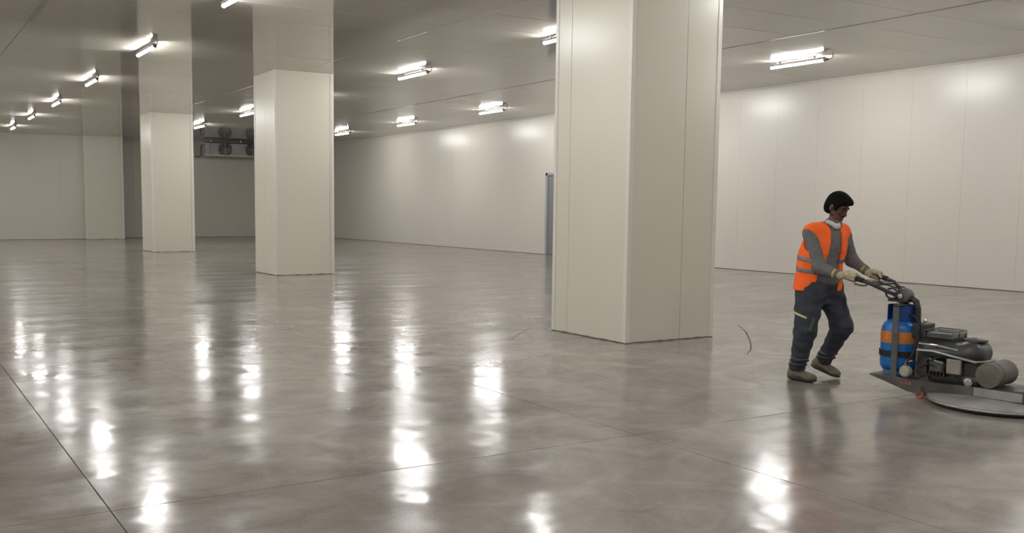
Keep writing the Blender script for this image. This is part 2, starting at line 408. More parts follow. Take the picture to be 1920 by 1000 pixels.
l2 = ['tube light half hidden behind the left edge of the nearest column', 'bright tube light on the ceiling midway between middle and nearest columns', 'tube light hidden behind the middle column',
      'tube light touching the left edge of the middle column', 'tube light at the right edge of the smaller column, above the air cooler']
for k in range(5):
    lamp([9.99, 10.10, 10.08, 10.05, 10.22][k], [13.38, 19.03, 24.45, 29.91, 35.75][k], l2[k], g2)
l3 = ['largest tube light, right of the nearest column and above the worker', 'tube light hidden behind the nearest column beside the right wall', 'tube light near the right wall, just left of the nearest column',
      'second farthest tube light along the right wall, between the columns', 'tube light at the right edge of the middle column, farthest along the right wall']
for k in range(5):
    lamp([15.57, 15.75, 15.90, 15.94, 15.94][k], [13.38, 19.1, 24.95, 30.50, 35.95][k], l3[k], g3)
go = 'tube lights outside the picture'
for X in (4.34, 9.99, 15.57):
    for Y in (7.78, 2.2, -3.4): lamp(X, Y, 'tube light on the ceiling nearer than the picture shows', go)
for X in (-1.25, -6.8):
    for k in range(-3, 6): lamp(X, P_+S_*k, 'tube light on the ceiling left of the picture', go)

# ------------------------------------------------------------------ air cooler under the ceiling at the back
M_EVAP = mat('pale_grey_casing', (.42, .42, .43), .4, var=.06, scale=3); M_FANB = mat('dark_blue_fan', (.035, .035, .055), .45, var=.2)
EX0, EY = 12.78, 44.3
ev = thing('air_cooler', 'pale grey ceiling air cooler with dark round fans beyond the middle column', 'air cooler', (EX0, EY, 3.72))
# local: x along the unit, y away from the viewer, z up from the tray bottom
LW = 4.6
link('casing', to_mesh(box_bm(.35, LW-.35, .02, .85, .08, .60, .01), 'casing'), M_EVAP, ev)
link('end_panel', to_mesh(box_bm(.12, .345, .0, .85, .05, .61, .012), 'end_panel'), M_EVAP, ev)
link('end_panel', to_mesh(box_bm(LW-.345, LW-.12, .0, .85, .05, .61, .012), 'end_panel'), M_EVAP, ev)
link('drip_tray', to_mesh(prism_bm([(.1, .03), (LW-.1, .03), (LW-.1, .075), (.1, .075)], -.04, .9, .006), 'drip_tray'), M_TRIM, ev)
link('top_rail', to_mesh(box_bm(.1, LW-.1, -.02, .04, .605, .65, .006), 'top_rail'), M_DARKP, ev)
for bx in (.5, 1.9, 3.3, LW-.3):
    link('hanger', to_mesh(box_bm(bx-.02, bx+.02, .4, .44, .59, CEIL-3.72-.001, .003), 'hanger'), M_ALU, ev)
for px_ in (.0, .07):
    link('pipe', to_mesh(tube_bm([(.13, .3+px_*3, .5), (px_, .3+px_*3, .5), (px_, .3+px_*3, .06), (px_+.02, .5+px_*3, .02), (px_+.02, 1.3, .02)], .018, 8), 'pipe'), M_DARKP, ev)
for fx in (1.02, 2.30, 3.58):
    f = link('fan', to_mesh(lathe_bm([(.30, 0), (.315, -.05), (.28, -.06), (.27, .0), (.27, .012)], 32, (fx, .02, .33), (0, 1, 0)), 'fan'), M_FANB, ev)
    smooth_by_angle(f)
    link('hub', to_mesh(lathe_bm([(.07, 0), (.07, -.035), (.05, -.045)], 16, (fx, .01, .33), (0, 1, 0)), 'hub'), M_DARKP, f)
    link('back_plate', to_mesh(lathe_bm([(.272, 0), (.272, .005)], 28, (fx, .01, .33), (0, 1, 0)), 'back_plate'), mat('fan_shadow_plate', (.02, .02, .035), .6), f)
    for k in range(5):
        a = 2*math.pi*k/5+.3; bm = bmesh.new()
        pts = []
        for rr, dw, tw in ((.06, .5, .35), (.16, .42, .25), (.255, .36, .18)):
            for s in (-1, 1):
                an = a + s*dw
                pts.append((fx+rr*math.cos(an), -.012-s*.018, .33+rr*math.sin(an)))
        V = [bm.verts.new(p) for p in pts]
        bm.faces.new((V[0], V[1], V[3], V[2])); bm.faces.new((V[2], V[3], V[5], V[4]))
        me = to_mesh(bm, 'blade'); ob = link('blade', me, M_FANB, f)
        md = ob.modifiers.new('s', 'SOLIDIFY'); md.thickness = .006
    bm = bmesh.new()
    for rr in (.09, .15, .21, .27):
        tube_bm([(fx+rr*math.cos(2*math.pi*k/24), -.045, .33+rr*math.sin(2*math.pi*k/24)) for k in range(25)], .004, 6, bm, False)
    for k in range(4):
        a = math.pi*k/4; tube_bm([(fx-.29*math.cos(a), -.045, .33-.29*math.sin(a)), (fx+.29*math.cos(a), -.045, .33+.29*math.sin(a))], .004, 6, bm)
    link('guard', to_mesh(bm, 'guard'), M_ALU, f)

# ------------------------------------------------------------------ implicit-surface helper (people, soft shapes)
def surface_nets(F, org, h):
    ins = F < 0; nx, ny, nz = F.shape
    c = ins[:-1, :-1, :-1].astype(np.int8)
    tot = np.zeros((nx-1, ny-1, nz-1), np.int8)
    offs = [(i, j, k) for i in (0, 1) for j in (0, 1) for k in (0, 1)]
    for i, j, k in offs: tot += ins[i:nx-1+i, j:ny-1+j, k:nz-1+k]
    act = np.argwhere((tot > 0) & (tot < 8))
    acc = np.zeros((len(act), 3)); cnt = np.zeros(len(act))
    val = {o: F[act[:, 0]+o[0], act[:, 1]+o[1], act[:, 2]+o[2]] for o in offs}
    for a in offs:
        for ax in range(3):
            if a[ax]: continue
            b = list(a); b[ax] = 1; b = tuple(b)
            fa, fb = val[a], val[b]; m = (fa < 0) != (fb < 0)
            t = np.where(m, fa/np.where(m, fa-fb, 1), 0)
            p = np.tile(np.array(a, float), (len(act), 1)); p[:, ax] += t
            acc += p*m[:, None]; cnt += m
    verts = (act + acc/cnt[:, None])*h + np.array(org)
    idx = -np.ones(tot.shape, np.int64); idx[act[:, 0], act[:, 1], act[:, 2]] = np.arange(len(act))
    faces = []
    for ax in range(3):
        sl0 = [slice(None)]*3; sl1 = [slice(None)]*3; sl0[ax] = slice(0, -1); sl1[ax] = slice(1, None)
        A = ins[tuple(sl0)]; B = ins[tuple(sl1)]
        e = np.argwhere(A != B); o1, o2 = [x for x in range(3) if x != ax]
        e = e[(e[:, o1] > 0) & (e[:, o2] > 0) & (e[:, o1] < F.shape[o1]-1) & (e[:, o2] < F.shape[o2]-1)]
        q = []
        for d1, d2 in ((-1, -1), (0, -1), (0, 0), (-1, 0)):
            cc = e.copy(); cc[:, o1] += d1; cc[:, o2] += d2; q.append(idx[cc[:, 0], cc[:, 1], cc[:, 2]])
        q = np.stack(q, 1); flip = A[e[:, 0], e[:, 1], e[:, 2]]
        if ax == 1: flip = ~flip
        q[~flip] = q[~flip][:, ::-1]; faces.append(q)
    return verts, np.concatenate(faces)
class SDF:
    def __init__(s, lo, hi, h):
        s.h = h; s.lo = np.array(lo, float); n = np.ceil((np.array(hi)-s.lo)/h).astype(int)+1
        s.X, s.Y, s.Z = [(s.lo[i]+h*np.arange(n[i])).astype(np.float32).reshape([-1 if k == i else 1 for k in range(3)]) for i in range(3)]
        s.n = n; s.F = np.full(tuple(n), 9.0, np.float32)
    def like(s):
        o = SDF.__new__(SDF); o.h, o.lo, o.n, o.X, o.Y, o.Z = s.h, s.lo, s.n, s.X, s.Y, s.Z; o.F = np.full(tuple(s.n), 9.0, np.float32); return o
    def region(s, lo, hi, m=.11):
        i0 = np.clip(np.floor((np.array(lo)-m-s.lo)/s.h).astype(int), 0, s.n); i1 = np.clip(np.ceil((np.array(hi)+m-s.lo)/s.h).astype(int)+1, 0, s.n)
        sl = tuple(slice(int(x), int(max(x, y))) for x, y in zip(i0, i1))
        return sl, s.X[sl[0]], s.Y[:, sl[1]], s.Z[:, :, sl[2]]
    def cap(s, a, b, ra, rb=None):
        rb = ra if rb is None else rb; a = np.array(a, float); b = np.array(b, float); d = b-a; L = float(d@d)+1e-12; r = max(ra, rb)
        sl, X, Y, Z = s.region(np.minimum(a, b)-r, np.maximum(a, b)+r)
        px, py, pz = X-np.float32(a[0]), Y-np.float32(a[1]), Z-np.float32(a[2]); d = d.astype(np.float32)
        t = np.clip((px*d[0]+py*d[1]+pz*d[2])/np.float32(L), 0, 1)
        return sl, np.sqrt((px-t*d[0])**2+(py-t*d[1])**2+(pz-t*d[2])**2) - (np.float32(ra)+np.float32(rb-ra)*t)
    def ell(s, c, r, R=None):
        c = np.array(c, float); sl, X, Y, Z = s.region(c-max(r), c+max(r))
        px, py, pz = X-np.float32(c[0]), Y-np.float32(c[1]), Z-np.float32(c[2])
        if R is not None:
            px, py, pz = [np.float32(R[i][0])*px+np.float32(R[i][1])*py+np.float32(R[i][2])*pz for i in range(3)]
        k0 = np.sqrt((px/r[0])**2+(py/r[1])**2+(pz/r[2])**2); k1 = np.sqrt((px/r[0]**2)**2+(py/r[1]**2)**2+(pz/r[2]**2)**2)+1e-9
        return sl, k0*(k0-1)/k1
    def slab(s, n, d0): return s.X*n[0]+s.Y*n[1]+s.Z*n[2]-d0
    @staticmethod
    def split(d): return d if isinstance(d, tuple) else ((slice(None),)*3, d)
    def add(s, d, k=.03):
        sl, d = s.split(d); s.F[sl] = s.smin(s.F[sl], d, k); return s
    def sub(s, d, k=.005):
        sl, d = s.split(d); s.F[sl] = -s.smin(-s.F[sl], d, k); return s
    def cut(s, d, k=.004):   # intersect with d<0
        sl, d = s.split(d); s.F[sl] = -s.smin(-s.F[sl], -d, k); return s
    @staticmethod
    def smin(a, b, k):
        hh = np.clip(.5+.5*(b-a)/k, 0, 1); return b*(1-hh)+a*hh-k*hh*(1-hh)
    def mesh(s, name):
        v, f = surface_nets(s.F, s.lo, s.h); me = bpy.data.meshes.new(name)
        me.from_pydata([tuple(x) for x in v], [], [tuple(int(i) for i in q) for q in f]); me.validate(); me.update()
        bm = bmesh.new(); bm.from_mesh(me)
        bmesh.ops.recalc_face_normals(bm, faces=bm.faces)
        bmesh.ops.smooth_vert(bm, verts=bm.verts, factor=.4, use_axis_x=True, use_axis_y=True, use_axis_z=True)
        bm.to_mesh(me); bm.free()
        for p in me.polygons: p.use_smooth = True
        return me

# ------------------------------------------------------------------ burnishing machine
MX, MY, MA = 7.576, 4.404, math.radians(-82.07)
mach = thing('floor_burnisher', 'gas-powered walk-behind floor burnisher with wide disc, engine and handlebars, pushed by the worker', 'floor burnisher', (MX, MY, 0), MA)
M_DECK = mat('worn_dark_steel', (.085, .08, .075), .5, .3, var=.35, scale=9, bump=.001, bscale=30)
M_DUST = mat('dusty_grey_shroud', (.26, .25, .235), .6, var=.25, scale=7)
M_PAD = mat('black_disc_pad', (.015, .015, .015), .8, var=.3)
M_BLK = mat('black_engine_plastic', (.022, .022, .023), .42, var=.3, scale=20)
M_ENG = mat('grimy_engine_metal', (.07, .07, .068), .45, .5, var=.5, scale=25)
M_GRYP = mat('grey_engine_cover', (.15, .15, .147), .5, var=.2)
M_MUF = mat('dusty_olive_canister', (.13, .12, .10), .6, .1, var=.2, scale=10)
M_BEIGE = mat('dusty_beige_cap', (.36, .32, .26), .55, var=.2)
M_RED = mat('orange_red_wheel', (.34, .10, .06), .6, var=.3)
M_STEEL = mat('bright_steel_rod', (.45, .45, .45), .3, .8, var=.2)
M_BAR = mat('dark_violet_grey_bar', (.045, .038, .048), .4, .2, var=.25)

pad = link('disc_pad', to_mesh(lathe_bm([(.44, .004), (.475, .008), (.475, .03), (.44, .034)], 56), 'disc_pad'), M_PAD, mach); smooth_by_angle(pad)
sh = link('disc_shroud', to_mesh(lathe_bm([(.455, .024), (.488, .022), (.50, .030), (.50, .050), (.485, .060), (.40, .072), (.25, .082), (.02, .086)], 64), 'disc_shroud'), M_DUST, mach); smooth_by_angle(sh, 50)
link('rim_band', to_mesh(lathe_bm([(.501, .030), (.506, .033), (.506, .045), (.501, .048)], 64, caps=False), 'rim_band'), M_ALU, sh)
deck = link('deck', to_mesh(prism_bm([(-.97, .150), (-.97, .136), (-.78, .085), (-.63, .042), (-.53, .026), (-.475, .026), (-.44, .076), (.27, .076), (.33, .10), (.30, .170), (.02, .163), (-.35, .146), (-.63, .148)], -.185, .185, .006), 'deck'), M_DECK, mach)
smooth_by_angle(deck, 35)
link('side_plate', to_mesh(box_bm(-.10, .26, -.192, -.186, .085, .155, .003), 'side_plate'), M_DUST, deck)
link('side_plate', to_mesh(box_bm(-.10, .26, .186, .192, .085, .155, .003), 'side_plate'), M_DUST, deck)
link('front_bumper', to_mesh(tube_bm([(.31, -.19, .13), (.37, -.12, .13), (.385, 0, .13), (.37, .12, .13), (.31, .19, .13)], .022, 10), 'front_bumper'), M_DUST, deck)
link('decal', to_mesh(box_bm(-.70, -.60, -.1875, -.1845, .095, .125, .0006), 'decal'), mat('faded_red_decal', (.22, .08, .06), .6, var=.4, scale=30), deck)
for s in (-1, 1):
    wh = link('wheel', to_mesh(lathe_bm([(.02, -.014), (.034, -.012), (.036, 0), (.034, .012), (.02, .014)], 20, (-.515, s*.207, .037), (0, 1, 0)), 'wheel'), M_RED, mach); smooth_by_angle(wh)
    link('fork', to_mesh(box_bm(-.53, -.50, s*.207-.022, s*.207-.016, .03, .11, .002), 'fork'), M_DECK, wh)
    link('fork', to_mesh(box_bm(-.53, -.50, s*.207+.016, s*.207+.022, .03, .11, .002), 'fork'), M_DECK, wh)

# gas bottle carried on the rear of the deck: held by strap and bracket, yet a thing of its own
M_BLUE = mat('glossy_blue_paint', (.006, .125, .40), .35, var=.15, scale=14)
M_BLUED = mat('blue_collar_paint', (.010, .045, .20), .35, var=.15)
M_ORG = mat('orange_band_paint', (.52, .17, .035), .5, var=.2, scale=20)
u_ = Vector((math.cos(MA), math.sin(MA))); v_ = Vector((-math.sin(MA), math.cos(MA)))
def mw(x, y): return (MX+u_.x*x+v_.x*y, MY+u_.y*x+v_.y*y)
TX, TZ = -.805, .1505
gb = thing('gas_cylinder', 'blue gas cylinder with orange band strapped behind the engine of the burnisher', 'gas cylinder', (*mw(TX, 0), TZ), MA)
bod = link('shell', to_mesh(lathe_bm([(.10, .035), (.135, .042), (.150, .07), (.153, .11), (.153, .36), (.148, .40), (.132, .435), (.10, .46), (.05, .475), (.035, .478)], 40), 'shell'), M_BLUE, gb); smooth_by_angle(bod, 60)
link('band', to_mesh(lathe_bm([(.1535, .27), (.1548, .272), (.1548, .366), (.1530, .369)], 40, caps=False), 'band'), M_ORG, bod)
ft = link('foot_ring', to_mesh(lathe_bm([(.118, .0), (.124, 0), (.124, .055), (.118, .055), (.118, 0)], 36, caps=False), 'foot_ring'), mat('pale_blue_foot_ring', (.06, .16, .32), .5, var=.3, scale=20), gb)
# collar with a hand opening
bm = bmesh.new(); seg = 40
ring = []
for k in range(seg+1):
    a = math.radians(-150 + 300*k/seg)
    ring.append([bm.verts.new((math.cos(a)*r, math.sin(a)*r, z)) for r, z in ((.104, .44), (.110, .44), (.110, .588), (.104, .588))])
for p, q in zip(ring, ring[1:]):
    for i in range(4): bm.faces.new((p[i], p[(i+1) % 4], q[(i+1) % 4], q[i]))
bm.faces.new(ring[0]); bm.faces.new(ring[-1][::-1])
bmesh.ops.rotate(bm, verts=bm.verts, matrix=Matrix.Rotation(math.radians(70), 3, 'Z'))
co = link('collar', to_mesh(bm, 'collar'), M_BLUED, gb); smooth_by_angle(co)
vl = link('valve', to_mesh(lathe_bm([(.022, .47), (.022, .50), (.014, .505), (.014, .53), (.028, .533), (.03, .55), (.02, .555)], 16), 'valve'), mat('brass_valve', (.45, .32, .12), .35, .8), gb)
link('outlet', to_mesh(tube_bm([(0, 0, .515), (.04, -.02, .515)], .011, 10), 'outlet'), M_STEEL, vl)

# cradle and strap for the bottle
br = link('tank_bracket', to_mesh(box_bm(-.790, -.735, -.178, -.168, .14, .735, .004), 'tank_bracket'), mat('grey_green_steel_bracket', (.10, .10, .095), .5, .3, var=.2), mach)
link('bracket_cap', to_mesh(box_bm(-.790, -.735, -.178, .02, .742, .752, .003), 'bracket_cap'), M_DECK, br)
stp = link('tank_strap', to_mesh(lathe_bm([(.1555, .305), (.162, .307), (.162, .355), (.1555, .357)], 40, (TX, 0, 0), caps=False), 'tank_strap'), M_PAD, mach); smooth_by_angle(stp)
link('tank_back_post', to_mesh(box_bm(-.640, -.618, -.06, .16, .145, .50, .004), 'tank_back_post'), M_GRYP, mach)
# handlebar
hb = link('handle_head', to_mesh(lathe_bm([(.03, -.055), (.062, -.05), (.07, -.02), (.07, .02), (.062, .05), (.03, .055)], 20, (-.79, 0, .815), (0, 1, 0)), 'handle_head'), M_DECK, mach); smooth_by_angle(hb)
link('head_plate', to_mesh(box_bm(-.89, -.72, -.085, .085, .768, .785, .004), 'head_plate'), M_BLK, hb)
link('head_bolt', to_mesh(lathe_bm([(.018, 0), (.022, .004), (.022, .018), (.01, .022)], 12, (-.79, -.056, .815), (0, -1, 0)), 'head_bolt'), M_STEEL, hb)
link('throttle_coil', to_mesh(tube_bm([(-.86+.05*math.cos(t*.5), -.075, .835+.045*math.sin(t*.5)) for t in range(13)], .009, 8), 'throttle_coil'), M_ENG, hb)
post = link('handle_post', to_mesh(tube_bm([(-.79, 0, .80), (-.72, 0, .80), (-.685, 0, .775), (-.668, 0, .72), (-.66, 0, .52)], .026, 12), 'handle_post'), M_BLK, mach)
for s in (-1, 1):
    pts = [(-1.20, s*.20, .972), (-1.10, s*.20, .951), (-.98, s*.195, .912), (-.88, s*.12, .855), (-.81, s*.05, .815)]
    b_ = link('handlebar', to_mesh(tube_bm(pts, .0165, 12), 'handlebar'), M_BAR, mach); smooth_by_angle(b_)
    gp = link('grip', to_mesh(tube_bm([(-1.235, s*.20, .979), (-1.23, s*.20, .978), (-1.05, s*.20, .937), (-1.045, s*.20, .936)], [.014, .0215, .0215, .017], 14), 'grip'), M_PAD, b_); smooth_by_angle(gp)
    link('lever', to_mesh(tube_bm([(-1.02, s*.19, .90), (-1.06, s*.195, .893), (-1.13, s*.2, .905)], .008, 8), 'lever'), M_DECK, b_)
link('cross_bar', to_mesh(tube_bm([(-.965, -.195, .906), (-.965, .195, .906)], .012, 10), 'cross_bar'), M_BAR, mach)
link('control_cable', to_mesh(tube_bm([(-1.02, -.19, .925), (-.96, -.15, .928), (-.90, -.08, .905), (-.84, -.05, .885), (-.79, -.03, .875), (-.75, 0, .83)], .006, 8), 'control_cable'), M_PAD, mach)
link('control_cable', to_mesh(tube_bm([(-1.02, .19, .925), (-.95, .15, .915), (-.88, .06, .89), (-.80, .02, .885), (-.74, .01, .82)], .006, 8), 'control_cable'), M_PAD, mach)
# control box and filter box
cb = link('control_box', to_mesh(box_bm(-.665, -.555, -.09, .09, .485, .605, .012, 2), 'control_box'), M_BLK, mach)
link('key_switch', to_mesh(lathe_bm([(.014, 0), (.014, .02), (.01, .03)], 12, (-.60, 0, .605)), 'key_switch'), M_STEEL, cb)
fb_ = link('filter_box', to_mesh(box_bm(-.53, -.315, -.12, .13, .497, .545, .014, 3), 'filter_box'), M_GRYP, mach)
for k in range(3): link('ridge', to_mesh(box_bm(-.52, -.325, -.126, .136, .505+k*.013, .511+k*.013, .002), 'ridge'), M_ENG, fb_)
link('filter_base', to_mesh(box_bm(-.54, -.305, -.11, .12, .472, .498, .006), 'filter_base'), M_PAD, fb_)
for k in range(3):
    link('wire_rack', to_mesh(tube_bm([(-.535, -.13+k*.12, .50), (-.535, -.13+k*.12, .562), (-.31, -.13+k*.12, .562), (-.31, -.13+k*.12, .50)], .005, 6), 'wire_rack'), M_DECK, fb_)
link('wire_rack', to_mesh(tube_bm([(-.535, -.13, .562), (-.535, .11, .562)], .005, 6), 'wire_rack'), M_DECK, fb_)
link('wire_rack', to_mesh(tube_bm([(-.31, -.13, .562), (-.31, .11, .562)], .005, 6), 'wire_rack'), M_DECK, fb_)
# engine
eng = link('engine_block', to_mesh(box_bm(-.50, -.12, -.13, .14, .146, .345, .02, 2), 'engine_block'), M_ENG, mach); smooth_by_angle(eng)
S = SDF((-.62, -.22, .28), (-.02, .24, .56), .008)
S.add(S.ell((-.36, 0, .40), (.22, .19, .085)), .02); S.add(S.cap((-.50, -.09, .39), (-.22, -.10, .40), .075, .08), .04); S.add(S.cap((-.50, .10, .39), (-.22, .10, .40), .075, .08), .04)
S.add(S.cap((-.19, -.05, .40), (-.19, .06, .40), .105, .105), .03)
S.cut(.33-S.Z, .01)
shr = link('engine_shroud', S.mesh('engine_shroud'), mat('charcoal_engine_shroud', (.045, .047, .048), .38, var=.3, scale=12), mach)
link('fan_grille', to_mesh(lathe_bm([(.07, 0), (.095, .004), (.09, .02), (.03, .03)], 24, (-.19, 0, .492)), 'fan_grille'), M_BLK, shr)
for k in range(6):
    link('cooling_fin', to_mesh(box_bm(-.49+k*.028, -.48+k*.028, -.185, -.12, .20, .32, .003), 'cooling_fin'), M_ENG, eng)
    link('cooling_fin', to_mesh(box_bm(-.49+k*.028, -.48+k*.028, .12, .185, .20, .32, .003), 'cooling_fin'), M_ENG, eng)
link('heat_shield', to_mesh(box_bm(-.318, -.205, -.205, -.165, .235, .357, .010, 2), 'heat_shield'), mat('dull_grey_heat_shield', (.27, .25, .22), .5, .2, var=.12), mach)
link('guard_rail', to_mesh(tube_bm([(-.56, -.19, .40), (-.42, -.20, .405), (-.25, -.20, .378), (-.10, -.18, .352), (-.07, -.10, .35), (-.07, .10, .35)], .011, 10), 'guard_rail'), M_STEEL, mach)
link('guard_rail', to_mesh(tube_bm([(-.55, -.19, .455), (-.40, -.195, .452), (-.24, -.185, .43)], .008, 8), 'guard_rail'), M_STEEL, mach)
link('fuel_hose', to_mesh(tube_bm([(-.60, -.16, .30), (-.53, -.2, .26), (-.46, -.2, .30), (-.40, -.19, .27), (-.33, -.17, .30)], .010, 8), 'fuel_hose'), M_PAD, mach)
link('starter_motor', to_mesh(lathe_bm([(.02, 0), (.045, .004), (.048, .12), (.03, .13)], 20, (-.20, -.14, .20), (1, 0, 0)), 'starter_motor'), M_BLK, mach)
link('oil_filter', to_mesh(lathe_bm([(.02, 0), (.034, .006), (.034, .055), (.02, .062)], 18, (-.15, -.13, .185), (0, -1, 0)), 'oil_filter'), M_STEEL, mach)
link('drain_cap', to_mesh(lathe_bm([(.012, 0), (.024, .006), (.024, .025), (.012, .035)], 16, (-.085, -.13, .205), (0, -1, 0)), 'drain_cap'), M_STEEL, mach)
rg = link('gas_regulator', to_mesh(lathe_bm([(.03, 0), (.05, .006), (.052, .03), (.04, .05), (.02, .056)], 24, (-.655, -.155, .205), (0, -1, 0)), 'gas_regulator'), M_BEIGE, mach); smooth_by_angle(rg)
link('fitting', to_mesh(tube_bm([(-.655, -.185, .25), (-.65, -.185, .29), (-.60, -.18, .30)], .010, 8), 'fitting'), mat('brass_fitting', (.40, .27, .10), .4, .7), rg)
link('gas_hose', to_mesh(tube_bm([(TX+.05, -.02, .665), (-.70, -.05, .662), (-.645, -.065, .645), (-.605, -.08, .61), (-.60, -.10, .55), (-.60, -.14, .42), (-.61, -.18, .33), (-.65, -.185, .28)], .011, 10), 'gas_hose'), M_PAD, mach)
link('wiring', to_mesh(tube_bm([(-.60, -.09, .52), (-.57, -.17, .47), (-.50, -.20, .36), (-.44, -.205, .33), (-.36, -.20, .37), (-.30, -.19, .40)], .007, 8), 'wiring'), M_PAD, mach)
link('wiring', to_mesh(tube_bm([(-.57, -.16, .22), (-.52, -.20, .19), (-.45, -.205, .21), (-.38, -.20, .18), (-.30, -.19, .20), (-.22, -.20, .19)], .008, 8), 'wiring'), M_PAD, mach)
link('throttle_rod', to_mesh(tube_bm([(-.47, -.198, .345), (-.34, -.205, .315)], .006, 8), 'throttle_rod'), M_STEEL, mach)
link('carburettor', to_mesh(box_bm(-.455, -.345, -.20, -.12, .235, .33, .014, 2), 'carburettor'), mat('dull_green_grey_casting', (.07, .075, .065), .5, .3, var=.35, scale=30), mach)
link('belt_cover', to_mesh(prism_bm([(-.20, .16), (.0, .17), (.0, .215), (-.05, .30), (-.12, .335), (-.20, .33)], -.165, -.12, .008), 'belt_cover'), M_BLK, mach)
mu = link('muffler', to_mesh(lathe_bm([(.085, 0), (.097, .004), (.099, .02), (.096, .028), (.096, .26), (.099, .268), (.097, .285), (.08, .29)], 36, (.005, -.205, .262), (.05, 1, .03)), 'muffler'), M_MUF, mach); smooth_by_angle(mu)
link('muffler_clamp', to_mesh(lathe_bm([(.0965, .07), (.101, .072), (.101, .09), (.0965, .092)], 36, (.005, -.205, .262), (.05, 1, .03), caps=False), 'muffler_clamp'), M_MUF, mu)
link('exhaust_pipe', to_mesh(tube_bm([(-.14, .02, .27), (-.09, .02, .27), (-.06, .02, .265)], .03, 12), 'exhaust_pipe'), M_ENG, mu)
link('muffler_stand', to_mesh(box_bm(-.03, .05, -.12, .0, .16, .19, .004), 'muffler_stand'), M_DECK, mu)

# ------------------------------------------------------------------ the worker
PX, PY = 7.297, 5.924
per = thing('person', 'worker in an orange vest, grey sweater and dark trousers, pushing the burnisher with head bowed', 'person', (PX, PY, 0), -YAW)
f3 = np.array([.342, -.940, 0]); l3_ = np.array([.940, .342, 0]); z3 = np.array([0, 0, 1.])   # forward, his left, up
TR = [l3_, f3, z3]
Rsh, Lsh = np.array([-.118, -.065, 1.335]), np.array([.222, .062, 1.335])
Rel, Lel = np.array([-.066, -.170, 1.030]), np.array([.315, .085, 1.085])
Rwr, Lwr = np.array([.050, -.325, .972]), np.array([.400, -.085, .985])
Rhip, Lhip = np.array([-.068, -.055, .86]), np.array([.112, .05, .86])
Rkn, Lkn = np.array([-.150, -.130, .455]), np.array([.205, -.05, .49])
Ran, Lan = np.array([-.190, -.065, .10]), np.array([.118, .13, .150])
pelv = np.array([.027, 0, .88]); waist = np.array([.03, 0, 1.03])+f3*.01; chest = np.array([.05, 0, 1.22])+f3*.02
neck0 = np.array([.075, -.005, 1.37]); neck1 = np.array([.115, -.03, 1.46])
def limb(S, a, b, c, r, k=.04, off=0.0):
    S.add(S.cap(a, b, r[0]+off, r[1]+off), k); S.add(S.cap(b, c, r[1]+off, r[2]+off), k)
def torso(S, off, k=.05):
    S.add(S.ell(pelv, (.165+off, .122+off, .14+off), TR), k); S.add(S.ell(waist, (.150+off, .112+off, .17+off), TR), k)
    S.add(S.ell(chest, (.172+off, .122+off, .19+off), TR), k)
    S.add(S.cap(Rsh*.86+Lsh*.14, Lsh*.86+Rsh*.14, .062+off), k)
    S.add(S.cap(neck0-np.array([0, 0, .05]), neck0, .085+off, .058+off), .05)
# head frame
hf = np.array([.50, -.70, -.50]); hf /= np.linalg.norm(hf)
hl = np.cross(z3, hf); hl /= np.linalg.norm(hl); hu = np.cross(hf, hl)
HC = np.array([.128, -.03, 1.565])
def hp(x, y, z): return HC + hf*x + hl*y + hu*z
HR = [hf, hl, hu]
def head(S):
    S.add(S.ell(hp(-.012, 0, .03), (.096, .076, .092), HR), .02)
    S.add(S.ell(hp(.026, 0, -.035), (.066, .058, .078), HR), .03)
    S.add(S.ell(hp(.058, 0, -.092), (.03, .032, .026), HR), .03)
    for s in (-1, 1):
        S.add(S.cap(hp(.018, s*.05, -.055), hp(.06, s*.022, -.092), .02, .018), .02)
        S.add(S.ell(hp(.060, s*.036, -.022), (.024, .022, .02), HR), .015)
        S.add(S.ell(hp(-.008, s*.078, -.012), (.019, .009, .032), HR), .006)
    S.add(S.cap(hp(.076, -.034, .022), hp(.076, .034, .022), .013), .015)
    S.sub(S.ell(hp(.098, .030, .002), (.012, .016, .009), HR), .012); S.sub(S.ell(hp(.098, -.030, .002), (.012, .016, .009), HR), .012)
    S.add(S.cap(hp(.086, 0, .012), hp(.107, 0, -.030), .008, .013), .012)
    S.add(S.cap(hp(.088, -.012, -.034), hp(.088, .012, -.034), .010), .008)
    S.add(S.cap(hp(.086, -.018, -.060), hp(.086, .018, -.060), .009), .006); S.add(S.cap(hp(.082, -.016, -.074), hp(.082, .016, -.074), .009), .006)

